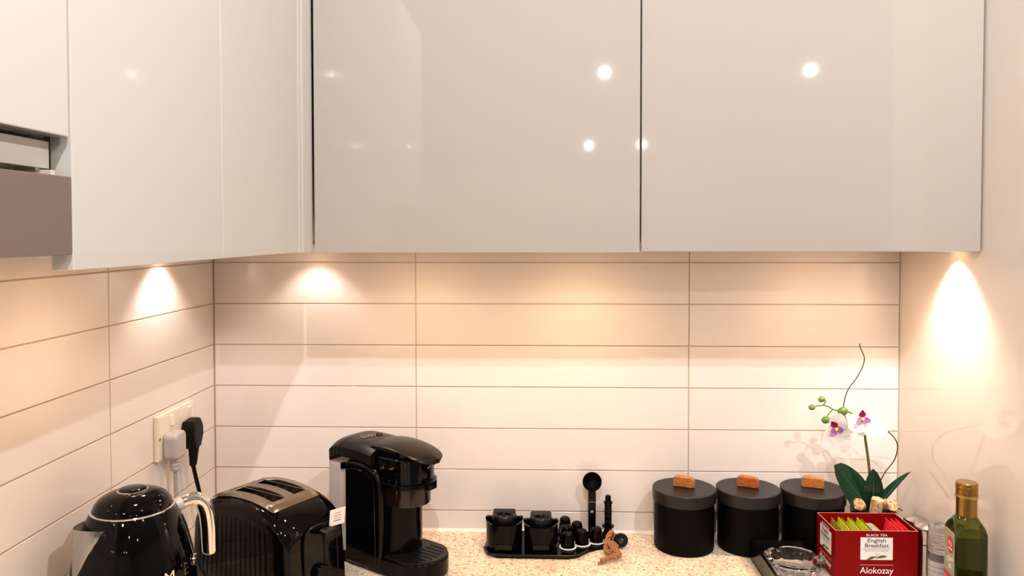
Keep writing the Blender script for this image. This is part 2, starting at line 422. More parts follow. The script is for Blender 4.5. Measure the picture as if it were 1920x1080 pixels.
# corner filler between the two runs
t = thing('corner_filler', 'narrow vertical cream filler strips where the two runs of wall cabinets meet', 'cabinet panel', (-.14, -.346, .6268))
finish('strip', box(-.02, .001, -.0385, -.0265, 0, ZT - .6268, .0015), M['doorL'], t)
finish('strip', box(-.02, -.0025, -.0255, -.020, 0, ZT - .6268, .001), M['doorL'], t)
finish('strip', box(-.02, .0015, -.019, .0368, 0, ZT - .6268, .0015), M['doorL'], t)
finish('backing', box(-.03, -.0205, -.038, .029, .002, ZT - .6268), M['carcass'], t, smooth=0)
tag(finish('corner_carcass', box(XL + .0045, -.175, -.3845, -.005, .6455, ZT, .001), M['carcass'], smooth=0), 'plain corner wall cabinet box behind the filler strips', 'cabinet')
# cabinet over the hood, recessed strip and visor
hc = thing('wall_cabinet', 'cream glossy wall cabinet above the grey cooker hood', 'cabinet', (XL + .0045, -1.333, .7445))
X = -.14 - (XL + .0045)
finish('carcass', box(0, X - .021, -.30, .3005, .0, ZT - .7445, .001), M['carcass'], hc, smooth=0)
finish('door', box(X - .02, X, -.30, .3015, 0, ZT - .7445, .0015), M['doorL'], hc)
hd = thing('cooker_hood', 'flat grey cooker hood with cream front strip on left wall', 'cooker hood', (XL + .0045, -1.333, .642))
finish('housing', box(0, X - .045, -.30, .295, .006, .101, .001), M['carcass'], hd, smooth=0)
finish('front_strip', box(X - .045, X - .016, -.30, .2985, .0745, .0985, .001), M['doorL'], hd)
finish('visor', box(X - .006, X + .001, -.30, .3025, .0, .068, .001), M['hood'], hd)
finish('slide_rail', box(X - .043, X - .007, .286, .292, .060, .073, .0005), M['carcass'], hd)
finish('filter_panel', box(.02, X - .008, -.29, .28, -.002, .005, .001), M['steel'], hd)

# under-cabinet lamps, the last two added as fill
for i, (x, y, z, *_r) in enumerate(PUCKS):
    lab = ['small round lamp under the left wall cabinet beside the tiles', 'small round lamp under the corner cabinet near the back tiles', 'small round lamp under the wall cabinet over the coffee capsules',
           'small round lamp under the wall cabinet over the canisters', 'small round lamp under the wall cabinet beside the tall right panel', 'added round fill lamp under the wall cabinet over the coffee machine', 'added round fill lamp under the left wall cabinet over the toaster'][i]
    t = thing('cabinet_light', lab, 'light', (x, y, z), 0, 'lamps under the wall cabinets')
    finish('housing', lathe([(0, .0065), (.03, .0065), (.031, .005), (.031, -.004), (.029, -.006), (.022, -.006), (.022, -.002), (0, -.002)], 32), M['steel'], t)
    finish('lens', lathe([(0, -.0022), (.0215, -.0022), (.0215, -.0040), (0, -.0044)], 32), M['lensw' if i in (2, 3, 5, 6) else 'lensn'], t)
t = thing('cabinet_light', 'added round fill lamp in the bottom of the grey cooker hood', 'light', (-.33, -1.12, .640))  # body of the added hood fill, out of view
finish('lens', lathe([(0, -.0022), (.0215, -.0022), (.0215, -.0040), (0, -.0044)], 32), M['lensw' if i in (2, 3, 5, 6) else 'lensn'], t)
finish('housing', lathe([(0, -.0018), (.024, -.0018), (.0245, -.001), (.0245, -.0003), (0, -.0003)], 32), M['steel'], t)
# downlights in the ceiling, the last one an added fill
DL = ['ceiling downlight of the nearer row, behind the camera at far left', 'ceiling downlight of the nearer row, behind the camera in the middle', 'ceiling downlight of the nearer row, behind the camera at right',
      'ceiling downlight of the far row, second from the left wall', 'ceiling downlight of the far row, third from the left wall', 'ceiling downlight of the far row, nearest the left wall',
      'ceiling downlight of the far row, at its right end', 'ceiling downlight over the worktop nook, on the side of the tall panel', 'added ceiling fill downlight over the worktop nook, on the side of the kettle']
for i, (x, y) in enumerate(downlights):
    t = thing('ceiling_light', DL[i], 'light', (x, y, CEIL))
    finish('rim', lathe([(.048, 0), (.052, -.003), (.048, -.006), (.040, -.005), (.038, 0)], 32, closed=True), M['chrome'], t)
    finish('lens', lathe([(0, -.002), (.0375, -.002), (.0375, -.0005), (0, -.0005)], 32), M['lens'], t)

# ------------------------------------------------------------------ double socket and plugs (left wall)
so = thing('wall_socket', 'white double wall socket on the left tiles above the kettle', 'socket', (XL + .0045, -.2035, .272))
finish('face_plate', merge(box(0, .009, -.0755, .0755, -.043, .043, .002, 2)), M['socket'], so)
for sgn in (-1, 1):
    sw = finish('switch', xf(box(-.0015, .003, -.006, .006, -.010, .010, .001), T(.010, sgn * .037 + .012, .026) @ R(6 * sgn, 'Y')), M['socket'], so)
    finish('socket_module', box(.009, .0098, sgn * .037 - .034, sgn * .037 + .034, -.039, .039, .0004, 1), M['socket'], so)
    finish('screw', xf(lathe([(0, .0015), (.003, .001), (.0032, 0)], 16), T(.0093, sgn * .071, 0) @ R(90, 'Y')), M['steel'], so)
# grey plug, rounded square
gp = thing('power_plug', 'light grey plug in the left half of the double socket', 'plug', (XL + .0146, -.2445, .254))
finish('plug_body', xf(prism(rrect(.046, .052, .012), 0, .027, 'z', .006, 3), R(90, 'Y') @ R(90, 'Z')), M['grey'], gp)
bm = lathe([(0, .0), (.0105, .0), (.0105, -.006), (.0085, -.008), (.0098, -.010), (.0098, -.014), (.008, -.016), (.0092, -.018), (.0088, -.023), (.0065, -.025), (0, -.025)], 20)
finish('strain_relief', xf(bm, T(.014, 0, -.0255)), M['grey'], gp)
finish('cord', tube([(.014, 0, -.045), (.014, .001, -.07), (.018, -.003, -.11), (.032, -.012, -.16), (.04, -.03, -.21), (.05, -.06, -.2495)], .0040, 10), M['greyd'], gp)
# black plug, faceted, moulded at an angle
bp = thing('power_plug', 'black faceted plug in the right half of the double socket', 'plug', (XL + .0146, -.1695, .256))
oct_ = [(a_ * 1.0, b_ * 1.18) for a_, b_ in [(-.017, .024), (.012, .026), (.024, .012), (.025, -.004), (.013, -.024), (-.011, -.024), (-.021, -.006), (-.022, .012)]]
finish('plug_body', xf(prism(oct_, 0, .028, 'z', .006, 2), R(90, 'Y') @ R(90, 'Z')), M['blackr'], bp)
prof = [(0, .012), (.0125, .008)]
for i in range(8):
    z = -.002 - i * .0045; r = .0105 - i * .00045
    prof += [(r, z), (r, z - .0028), (r - .0018, z - .003), (r - .0018, z - .0043)]
prof += [(.005, -.0405), (0, -.0405)]
finish('strain_relief', xf(lathe(prof, 20), T(.016, .001, -.026) @ R(-6, 'X')), M['blackr'], bp)
finish('cord', tube([(.016, -.002, -.062), (.017, .001, -.078), (.022, .014, -.13), (.026, .026, -.18), (.028, .030, -.230), (.027, .035, -.2515), (.026, .055, -.2515)], .0042, 10), M['blackr'], bp)

# ------------------------------------------------------------------ kettle
K = thing('kettle', 'glossy black retro kettle with chrome spout and chrome handle', 'kettle', (-.342, -.560, 0), 0)
body = [(0, .022), (.080, .022), (.086, .024), (.0885, .03), (.0905, .06), (.0905, .10), (.0880, .14), (.0840, .172), (.0760, .205), (.0685, .2275), (.0590, .2455), (.0565, .2475), (0, .2475)]
finish('body', lathe(body, 72), M['black'], K)
finish('power_base', lathe([(0, 0), (.088, 0), (.091, .004), (.090, .014), (.082, .0215), (0, .0215)], 64), M['blackp'], K)
finish('rim_ring', lathe([(.0560, .2465), (.0582, .2468), (.0586, .2480), (.0578, .2492), (.0560, .2494)], 64, closed=True), M['chrome'], K)
finish('lid', lathe([(.0556, .2480), (.0556, .2496), (.0530, .2570), (.0470, .2642), (.0380, .2695), (.028, .2725), (.016, .2740), (0, .2743)], 72), M['black'], K)
kn = finish('lid_disc', lathe([(0, .2785), (.016, .2778), (.0195, .2758), (.0200, .2730), (.018, .2700)], 48), M['black'], K)
finish('disc_ring', lathe([(.0198, .2725), (.0216, .2727), (.0216, .2742), (.0198, .2750)], 48, closed=True), M['chrome'], K)
# spout: a V shaped chrome beak on the left
sa = math.radians(233)
def beak():
    bm = bmesh.new(); rings = []
    n = 15
    for j, (z, prot, half) in enumerate([(.158, .000, .003), (.170, .0025, .009), (.183, .0055, .0145), (.197, .009, .020), (.210, .0125, .026), (.223, .0165, .0305), (.2350, .0205, .034)]):
        # body radius at z
        rb = None
        for (r0, z0), (r1, z1) in zip(body, body[1:]):
            if z0 <= z <= z1 and z1 > z0: rb = r0 + (r1 - r0) * (z - z0) / (z1 - z0)
        ring = []
        for i in range(n):
            u = -1 + 2 * i / (n - 1)
            s = u * half; base = math.sqrt(max(rb * rb - s * s, 0)) - .0015
            tip = rb + prot
            # straight sided V with a rounded nose
            k = 1 - abs(u) ** 1.25
            ring.append(bm.verts.new((base + (tip - base) * k, s, z + (.004 * k if j == 6 else 0))))
        rings.append(ring)
    for a, b in zip(rings, rings[1:]):
        for i in range(n - 1): bm.faces.new((a[i], a[i + 1], b[i + 1], b[i]))
    ex = bmesh.ops.solidify(bm, geom=bm.faces[:], thickness=.0012)
    return bm
finish('spout', xf(beak(), Matrix.Rotation(sa, 4, 'Z')), M['chrome'], K)
# handle: thick chrome tube that starts on the rim and hangs down with a free end
ha = math.radians(48)
def hp(r, z): return (r * math.cos(ha), r * math.sin(ha), z)
finish('handle', tube([hp(.062, .2330), hp(.079, .2372), hp(.095, .2365), hp(.106, .2280), hp(.1125, .212), hp(.1155, .188), hp(.1165, .160), hp(.1170, .146), hp(.1170, .142)],
                      [.0100, .0112, .0122, .0128, .0128, .0126, .0122, .0118, .009], 20, flat=.85), M['chrome'], K)
finish('handle_joint', tube([hp(.056, .2300), hp(.073, .2358)], [.0115, .0122], 20, flat=.9), M['grey'], K)
# raised chrome lettering round the body
for i, ch in enumerate('SMEG'):
    a = math.radians(-51 + i * 21); rr = .0872
    mt = Matrix.Rotation(a, 4, 'Z') @ T(rr, 0, .1600) @ Matrix(((0, 0, 1, 0), (1, 0, 0, 0), (0, 1, 0, 0), (0, 0, 0, 1))) @ R(-3, 'X')
    text(ch, .024, M['chrome'], K, mt, 'letter', .0012)

# ------------------------------------------------------------------ toaster
TA = math.radians(-29.5)
TO = thing('toaster', 'glossy black two slot toaster with steel top and ribbed side', 'toaster', (-.240, -.268, 0), TA)
TL, TW, TH = .122, .076, .178
def top_z(u): return TH - .030 * abs(u / TL) ** 2.2
def toaster_body():
    bm = bmesh.new(); rings = []; ns = 30
    us = [math.copysign(1 - (1 - abs(q / 16)) ** 2.4, q) for q in range(-16, 17)]
    for s in us:
        u = s * TL; k = (max(1 - abs(s) ** 6, 0)) ** .5
        wv = TW * (.80 + .20 * k); zt = top_z(u) - .026 * (1 - k); zb = .012
        r = .030
        ring = [(-wv, zb + .004), (-wv + .004, zb), (wv - .004, zb), (wv, zb + .004)]
        for i in range(9):
            a = math.radians(90 * i / 8); ring.append((wv - r + r * math.cos(a), zt - r * .72 + r * .72 * math.sin(a)))
        for i in range(9):
            a = math.radians(90 + 90 * i / 8); ring.append((-wv + r + r * math.cos(a), zt - r * .72 + r * .72 * math.sin(a)))
        rings.append([bm.verts.new((u, p[0], p[1])) for p in ring])
    n = len(rings[0])
    for a, b in zip(rings, rings[1:]):
        for i in range(n): bm.faces.new((a[i], a[(i + 1) % n], b[(i + 1) % n], b[i]))
    bm.faces.new(rings[0]); bm.faces.new(rings[-1][::-1])
    for v in bm.verts:
        q = max(0, 1 - v.co.z / TH); v.co.x *= 1 + .10 * q; v.co.y *= 1 + .05 * q
    bmesh.ops.recalc_face_normals(bm, faces=bm.faces)
    return bm
tb = finish('body', toaster_body(), M['black'], TO)
SL = .060; slots = [(-.0265, .0150), (.0240, .0150)]
tb_loc = TO.location.copy(); tb.parent = None
cut(tb, [box(-SL - .004, SL + .004, v - hw, v + hw, .04, .3) for v, hw in slots]); tb.parent = TO
# steel top plate, bent along the arch, with the two slot openings
def top_plate():
    bm = bmesh.new(); us = [-.083, -.074, -SL] + [-SL + 2 * SL * i / 8 for i in range(1, 8)] + [SL, .072, .081]
    vs = [-.060, -.054, -.0415, -.0115, .0090, .0390, .052, .057]
    g = {}
    for i, u in enumerate(us):
        for j, v in enumerate(vs):
            e = .0045 if (j in (0, len(vs) - 1) or i in (0, len(us) - 1)) else 0
            g[i, j] = bm.verts.new((u, v, top_z(u) + .0045 - e))
    for i in range(len(us) - 1):
        for j in range(len(vs) - 1):
            if 2 <= i < len(us) - 3 and j in (2, 4): continue
            bm.faces.new((g[i, j], g[i + 1, j], g[i + 1, j + 1], g[i, j + 1]))
    bmesh.ops.solidify(bm, geom=bm.faces[:], thickness=-.0008)
    return bm
finish('top_plate', top_plate(), M['plate'], TO)
fr = bmesh.new()
for v, hw in slots:
    for sv in (-1, 1):
        merge(fr, box(-SL, SL, v + sv * hw - .0008, v + sv * hw + .0008, .120, .1765, .0003, 1))
finish('slot_lining', fr, M['plate'], TO)
for v, hw in slots:
    for sv in (-1, 1):
        for k in range(5):
            u = -.048 + .024 * k
            finish('guide_wire', tube([(u, v + sv * (hw - .001), .05), (u, v + sv * .006, .075), (u, v + sv * .006, .140), (u, v + sv * (hw - .001), .158)], .0009, 6, steps=3), M['chrome'], TO)
for k in range(15):
    u = -.096 + .0125 * k
    zt = top_z(u) - .030
    finish('rib', tube([(u * 1.06, -TW * 1.040 - .0006, .03), (u * 1.04, -TW * 1.029 - .0006, .07), (u * 1.02, -TW * 1.018 - .0006, .11), (u, -TW * 1.007 - .0003, zt)], [.0005, .0011, .0011, .0006], 8, steps=4, flat=1.0), M['black'], TO)
# lever end: inset frame arch, lever, dial, feet
finish('end_panel', xf(prism(rrect(.080, .118, .026, 8), 0, .004, 'z', .0015), T(.0070 + TL - .0005, .006, .076) @ R(-3.5, 'Y') @ R(90, 'Y') @ R(90, 'Z')), M['black'], TO)
finish('end_trim', xf(tube([(-.039, -.05, 0), (-.040, .02, 0), (-.033, .052, 0), (0, .0585, 0), (.033, .052, 0), (.040, .02, 0), (.039, -.05, 0)], .0012, 8, steps=6), T(.0070 + TL + .0035, .006, .076) @ R(-3.5, 'Y') @ R(90, 'Y') @ R(90, 'Z')), M['blackm'], TO)
finish('lever_slot', xf(box(-.0010, .0010, .012, .016, -.04, .045, .0004, 1), T(TL + .0100, 0, .085) @ R(-3.5, 'Y')), M['blackr'], TO)
finish('lever', xf(box(-.006, .016, -.014, .014, -.005, .005, .004, 3), T(TL + .014, .014, .122) @ R(8, 'Y')), M['blackm'], TO)
finish('dial', xf(lathe([(0, .012), (.013, .012), (.015, .010), (.016, 0), (0, 0)], 32), T(.0070 + TL + .0035, .0, .05) @ R(-3.5, 'Y') @ R(90, 'Y')), M['blackp'], TO)
for su in (-1, 1):
    for sv in (-1, 1):
        finish('foot', lathe([(0, 0), (.010, 0), (.012, .004), (.012, .013), (0, .013)], 20, cx=su * .088, cy=sv * .052), M['blackr'], TO)
lb = finish('warning_label', xf(box(-.020, .020, -.015, .015, 0, .0006, .0002, 1), T(TL + .0100, .047, .136) @ R(-6, 'X') @ Matrix(((0, 0, 1, 0), (1, 0, 0, 0), (0, 1, 0, 0), (0, 0, 0, 1)))), M['white'], TO)
tag(lb, 'small white printed label on the lever end')
for k in range(4):
    w_ = [.014, .019, .016, .019][k]
    o = finish('print_line', xf(box(-w_ / 2, w_ / 2, -.0006, .0006, .0006, .0008), T(TL + .0100, .047, .136) @ R(-6, 'X') @ T(0, 0, .0072 - .0046 * k) @ Matrix(((0, 0, 1, 0), (1, 0, 0, 0), (0, 1, 0, 0), (0, 0, 0, 1)))), M['ink' if k == 3 else 'greyink'], lb, smooth=0)
finish('cord', tube([(-TL + .01, .03, .02), (-TL - .02, .04, .008), (-TL - .04, .05, .0045), (-TL - .055, .02, .0045)], .004, 10), M['blackr'], TO)

# ------------------------------------------------------------------ coffee machine
MA = math.radians(-34)
CM = thing('coffee_machine', 'tall black capsule coffee machine with clear water tank', 'coffee machine', (-.148, -.090, 0), MA)
HW = .058
prof = [(.080, .004), (.080, .196), (.090, .204), (.120, .206), (.150, .203), (.176, .192), (.186, .175), (.190, .15), (.190, .004)]
finish('housing', prism(prof, -HW, HW, 'y', .008, 4), M['black'], CM)
finish('side_panel', prism([(.088, .018), (.088, .185), (.11, .192), (.150, .190), (.172, .170), (.176, .018)], -HW - .0015, -HW + .001, 'y', .001, 1), M['black'], CM)
finish('water_tank', xf(prism(rrect(.056, .112, .014, 6), .022, .192, 'z', .002), T(.0508, 0, 0)), M['tank'], CM)
finish('tank_foot', xf(prism(rrect(.057, .114, .014, 6), 0, .021, 'z', .003), T(.0510, 0, 0)), M['blackp'], CM)
finish('hinge_tab', box(.072, .080, -.060, -.050, .184, .196, .001), M['blackp'], CM)
# arched top cover in two pieces
def cover(a0, a1, n, f, wf, th=.016):
    bm = bmesh.new(); rings = []
    for i in range(n + 1):
        a = a0 + (a1 - a0) * i / n; z = f(a); wv = wf(a)
        ring = []
        for j in range(13):
            v = -1 + 2 * j / 12; ring.append((a, v * wv, z - .012 * abs(v) ** 4 - .0015 * v * v))
        for v in (1, -1): ring.append((a, v * wv * .985, z - .012 - th))
        rings.append([bm.verts.new(p) for p in ring])
    m_ = len(rings[0])
    for x, y in zip(rings, rings[1:]):
        for j in range(m_): bm.faces.new((x[j], x[(j + 1) % m_], y[(j + 1) % m_], y[j]))
    bm.faces.new(rings[0]); bm.faces.new(rings[-1][::-1]); return bm
def tz(a): return .2405 - 0.75 * max(0, .075 - a) ** 2 / .1 * .55 - 1.2 * max(0, a - .10) ** 2
def tw(a): 
    s = max(0, (.040 - a) / .0245); return .0595 * (max(0, 1 - s ** 2.2)) ** .5 if s < 1 else .01
def tzb(a): return tz(a) - (.020 * max(0, (.05 - a) / .035) ** 2)
finish('tank_lid', cover(.0168, .0685, 16, tzb, tw, .018), M['blackm'], CM)
finish('top_cover', cover(.0700, .162, 12, tz, lambda a: .0595, .020), M['blackm'], CM)
for k in range(3):
    a = .098 + .0 * k; v = -.018 + k * .018
    finish('button', xf(merge(lathe([(.0062, 0), (.0082, 0), (.0082, .0012), (.0062, .0012)], 24, closed=True), lathe([(0, .0008), (.0028, .0006), (.003, 0)], 12)), T(a + k * .004, v * .9, tz(a + k * .004) + .0002)), M['steel' if k < 2 else 'blackp'], CM)
# brew head
def half_round(a0, a1, hw, n=14):
    pts = [(a0, -hw), (a0, hw)]
    c = a1 - hw * 1.0
    for i in range(n + 1):
        t = math.radians(90 - 180 * i / n); pts.append((c + hw * math.cos(t), hw * math.sin(t)))
    return pts
finish('brew_head', prism(half_round(.155, .264, .047), .165, .222, 'z', .004, 3), M['black'], CM)
finish('collar', prism(half_round(.170, .270, .0515), .1655, .1755, 'z', .002, 2), M['blackp'], CM)
finish('collar_clip', box(.262, .279, -.012, .012, .164, .180, .003, 2), M['blackp'], CM)
finish('capsule_holder', prism(half_round(.165, .256, .042), .130, .166, 'z', .003, 2), M['brownp'], CM)
finish('column', prism(half_round(.180, .232, .042), .010, .132, 'z', .003, 2), M['blackp'], CM)
# front lever: flat tongue that curves down over the head
def tongue():
    bm = bmesh.new(); rings = []
    for i in range(15):
        s = i / 14; a = .145 + .143 * s; z = .2385 + .004 * math.sin(s * PI) - .018 * s ** 2.0
        wv = .0415 * (1 - .10 * s) * (max(0, 1 - max(0, (s - .72) / .285) ** 2.3)) ** .5 + .002
        ring = [(a, -wv, z - .003), (a, -wv * .9, z), (a, -wv * .4, z + .003), (a, 0, z + .004), (a, wv * .4, z + .003), (a, wv * .9, z), (a, wv, z - .003), (a, wv * .9, z - .006), (a, -wv * .9, z - .006)]
        rings.append([bm.verts.new(p) for p in ring])
    for x, y in zip(rings, rings[1:]):
        for j in range(9): bm.faces.new((x[j], x[(j + 1) % 9], y[(j + 1) % 9], y[j]))
    bm.faces.new(rings[0]); bm.faces.new(rings[-1][::-1]); return bm
finish('lever', tongue(), M['blackm'], CM)
finish('lever_neck', prism(half_round(.150, .250, .040), .218, .236, 'z', .003), M['black'], CM)
mt = T(.2615, .012, .203) @ Matrix.Rotation(math.radians(14), 4, 'Z') @ Matrix(((0, 0, 1, 0), (1, 0, 0, 0), (0, 1, 0, 0), (0, 0, 0, 1)))
text('LEPRESSO', .0062, M['steel'], CM, mt, 'lettering', .0006)
dt = finish('drip_tray', prism(half_round(.150, .300, .056, 20), .002, .036, 'z', .004, 3), M['blackp'], CM)
finish('drip_rim', xf(merge(prism(half_round(.196, .298, .0535, 20), .036, .0395, 'z', .001)), T(0, 0, 0)), M['blackm'], dt)
for k in range(7):
    v = -.036 + .012 * k
    L_ = math.sqrt(max(0, .046 ** 2 - v * v))
    finish('grille_slot', box(.236, .248 + L_ * .85, v - .002, v + .002, .0393, .0402), M['blackr'], dt, smooth=0)

CM.scale = (.94, 1, 1.03)
# ------------------------------------------------------------------ capsule caddy and what stands on it
CZ = .006
caddy_poly = [(.160, -.045), (.158, -.110), (.166, -.132), (.186, -.148), (.330, -.150), (.352, -.142), (.372, -.118), (.392, -.104), (.428, -.092), (.447, -.080), (.452, -.060), (.446, -.030), (.425, -.014), (.200, -.014), (.170, -.022)]
cx, cy = .30, -.08
cad = thing('capsule_caddy', 'flat black tray carrying the pod holders and coffee capsules', 'tray', (cx, cy, 0))
P2 = [(x - cx, y - cy) for x, y in caddy_poly]
finish('base', prism(P2, 0, CZ, 'z', .002, 2), M['blackp'], cad)
finish('lip', tube([(x, y, CZ + .001) for x, y in P2[1:7]], .0022, 8, steps=4), M['blackm'], cad)
finish('cord_eyelet', xf(lathe([(.005, -.004), (.013, -.004), (.015, 0), (.013, .004), (.005, .004)], 24, closed=True), T(.1435, -.012, .0175) @ R(80, 'X')), M['blackm'], cad)
def pod_holder(x, y, s, label):
    t = thing('pod_holder', label, 'pod holder', (x, y, CZ + .0005), 0, 'pod holders on the black tray')
    r = .0345 * s; h = .051 * s
    finish('cup', lathe([(0, 0), (r * .96, 0), (r, .003), (r * 1.02, h * .9), (r * 1.02, h), (r * .90, h), (r * .88, h * .8), (0, h * .8)], 48), M['blackp'], t)
    for a in (18, 162):
        a = math.radians(a)
        finish('lug', xf(box(-.004, .004, -.0055, .0055, 0, .006 * s, .001), T(r * .97 * math.cos(a), r * .97 * math.sin(a), h - .002) @ Matrix.Rotation(a, 4, 'Z')), M['blackp'], t)
    finish('window', xf(box(-.017, .017, -.001, .001, -.005, .005, .0008), T(0, -r * 1.0, .012)), M['blackm'], t)
    # domed insert with three radial ribs and a flat sloping back
    ins = lathe([(0, h * .8), (r * .62, h * .8), (r * .70, h + .004), (r * .69, h + .010), (r * .62, h + .0135), (0, h + .015)], 40)
    i_ = finish('insert', ins, M['blackm'], t)
    finish('insert_hood', xf(prism([(-.001, 0), (-.001, .008), (.008, .0125), (.022, .0135), (.022, 0)], -r * .64, r * .64, 'x', .0035, 3), T(0, -.004, h + .004)), M['blackm'], t)
    for a in (-150, -90, -30):
        a = math.radians(a)
        finish('rib', tube([(0, -.002, h + .0155), (r * .35 * math.cos(a), r * .35 * math.sin(a), h + .0150), (r * .62 * math.cos(a), r * .62 * math.sin(a), h + .011)], [.003, .0026, .0015], 8, steps=3), M['blackp'], i_)
pod_holder(.1995, -.102, 1.08, 'larger black pod holder at the left end of the black tray')
pod_holder(.2760, -.103, 1.00, 'smaller black pod holder beside the small capsules')
def capsule(x, y, z, rim, label):
    t = thing('coffee_capsule', label, 'coffee capsule', (x, y, z), 0, 'coffee capsules on the black tray'); t.scale = (1, 1, 1.1)
    finish('cup', lathe([(0, .0012), (.0150, .0012), (.0148, .003), (.0118, .0215), (.0108, .0255), (.0085, .0278), (.0055, .0285), (.005, .0275), (0, .0275)], 32), M['blackp'], t)
    finish('rim', lathe([(0, 0), (.0180, 0), (.0184, .0008), (.0180, .0016), (.0148, .0018), (0, .0018)], 36), M['whitep' if rim else 'blackm'], t)
    for k in range(6):
        a = k * PI / 3
        finish('top_ridge', tube([(.0020 * math.cos(a), .0020 * math.sin(a), .0272), (.0080 * math.cos(a), .0080 * math.sin(a), .0276)], .0008, 6, steps=2), M['blackm'], t)
cap0 = CZ + .0003
capsule(.3320, -.104, cap0 + .0005, True, 'black coffee capsule with white rim, leftmost and nearest of its rows')
capsule(.3625, -.086, cap0, True, 'black coffee capsule with white rim, middle of the white rimmed ones')
capsule(.3935, -.075, cap0 + .001, True, 'black coffee capsule with white rim, in front of the scoop handle')
capsule(.3300, -.064, cap0 + .0005, False, 'black coffee capsule behind the white rimmed one nearest the pod holders')
capsule(.3540, -.046, cap0 + .001, False, 'black coffee capsule in the back row left of the scoop')
capsule(.3290, -.0265, cap0 + .004, False, 'black coffee capsule at the back beside the smaller pod holder')
# scoop standing upright
scp = thing('coffee_scoop', 'black measuring scoop standing upright against the tiles', 'scoop', (.3870, -.036, CZ))
finish('handle', prism(rrect(.0165, .098, .002, 3, 0, .049), -.003, .003, 'y', .001), M['blackp'], scp)
finish('stud', xf(lathe([(0, .0015), (.0034, .001), (.0036, 0)], 20), T(0, -.003, .052) @ R(90, 'X')), M['steel'], scp)
bowl = lathe([(0, -.016), (.009, -.0145), (.0155, -.0085), (.0195, 0), (.0208, 0), (.0205, .001), (.0185, .001), (.0145, -.0065), (.008, -.0115), (0, -.013)], 40)
finish('bowl', xf(bowl, T(0, -.002, .1170) @ R(82, 'X')), M['tinb'], scp)
text('LEPRESSO', .0034, M['steel'], scp, T(0, -.0034, .0735) @ R(90, 'X'), 'lettering', .0003)
# brush / plunger
pl = thing('plunger', 'black ringed plunger tool standing next to the scoop', 'tool', (.4215, -.038, CZ))
finish('shaft', lathe([(0, .022), (.0078, .022), (.0078, .071), (.0072, .0745), (.0062, .076), (.0062, .085), (.0052, .088), (0, .088)], 28), M['blackp'], pl)
for k in range(3): finish('ring', lathe([(.0077, .032 + k * .0125), (.0082, .0324 + k * .0125), (.0082, .0336 + k * .0125), (.0077, .034 + k * .0125)], 28, closed=True), M['blackm'], pl)
finish('upper_flange', lathe([(.006, .0715), (.0098, .0715), (.0098, .0740), (.006, .0745)], 28, closed=True), M['blackp'], pl)
finish('lower_flange', lathe([(.006, .0195), (.0125, .0195), (.0130, .021), (.0125, .0225), (.006, .0230)], 28, closed=True), M['blackp'], pl)
finish('foot', lathe([(0, 0), (.0145, 0), (.0145, .002), (.0115, .006), (.0085, .012), (.0080, .020), (0, .020)], 28), M['blackp'], pl)
# jute rope tied to the eyelet
ro = thing('jute_cord', 'knotted brown jute cord tied to the end of the black tray', 'cord', (.414, -.113, 0))
rp = [(.438, -.088, .006), (.434, -.078, .020), (.430, -.086, .029), (.422, -.098, .024), (.416, -.116, .010), (.4175, -.128, .006), (.430, -.126, .009), (.437, -.120, .013), (.430, -.112, .016), (.424, -.118, .018), (.433, -.132, .012), (.441, -.142, .007), (.434, -.152, .006), (.421, -.157, .006), (.408, -.166, .005), (.402, -.171, .005)]
def strand(ph):
    P = [Vector((x - .42, y + .11, z)) for x, y, z in rp]; P = [Vector((p.x, p.y, p.z + .0035)) for p in P]; out = []
    dense = []
    for i in range(len(P) - 1):
        p0, p1, p2, p3 = P[max(i - 1, 0)], P[i], P[i + 1], P[min(i + 2, len(P) - 1)]
        for s in range(6):
            t_ = s / 6; dense.append(.5 * ((2 * p1) + (p2 - p0) * t_ + (2 * p0 - 5 * p1 + 4 * p2 - p3) * t_ * t_ + (3 * p1 - p0 - 3 * p2 + p3) * t_ ** 3))
    dense.append(P[-1])
    for i, q in enumerate(dense):
        d = (dense[min(i + 1, len(dense) - 1)] - dense[max(i - 1, 0)]).normalized(); u_ = d.orthogonal().normalized(); s_ = d.cross(u_)
        a = ph + i * .55; out.append(q + (u_ * math.cos(a) + s_ * math.sin(a)) * .0030)
    return out
for k in range(3): finish('strand', tube(strand(k * 2 * PI / 3), .0027, 7, steps=2), M['rope'], ro)
for k in range(9):
    a = k * .7
    finish('frayed_end', tube([(-.017, -.060, .005), (-.022 - .001 * math.sin(a), -.062 + .003 * math.cos(a), .0045 + .002 * math.sin(a)), (-.026, -.064 + .006 * math.cos(a), .0045 + .003 * math.sin(a))], [.0008, .0006, .0003], 5, steps=2), M['rope'], ro)

# ------------------------------------------------------------------ canisters
def canister(x, y, label, woodm, rot, rlid=.0668):
    t = thing('canister', label, 'canister', (x, y, 0), 0, 'black canisters with wooden knobs')
    finish('body', lathe([(0, 0), (.059, 0), (.0615, .0025), (.0620, .006), (.0620, .106), (0, .106)], 72), M['tinb'], t)
    finish('lid', lathe([(.0632, .1005), (.0650, .1000), (.0655, .1015), (.0655, .1238), (.0645, .1252), (.0625, .1258), (0, .1262), (0, .118), (.0632, .118)], 72), M['tin'], t)
    pts = rrect(.045, .026, .009, 5, 0, .010)
    pts = [(px, max(pz, 0)) for px, pz in pts]
    kn = finish('knob', xf(prism(pts, -.0070, .0070, 'y', .003, 3), T(0, 0, .1262) @ Matrix.Rotation(math.radians(rot), 4, 'Z')), woodm, t)
canister(.5775, -.0745, 'black canister with streaked orange knob, leftmost of the three', M['wood2'], -24)
canister(.7115, -.0715, 'black canister with reddish wooden knob, middle of the three', M['wood'], -22)
canister(.8465, -.0705, 'black canister with pale brown knob, beside the orchid', M['wood2'], -20)

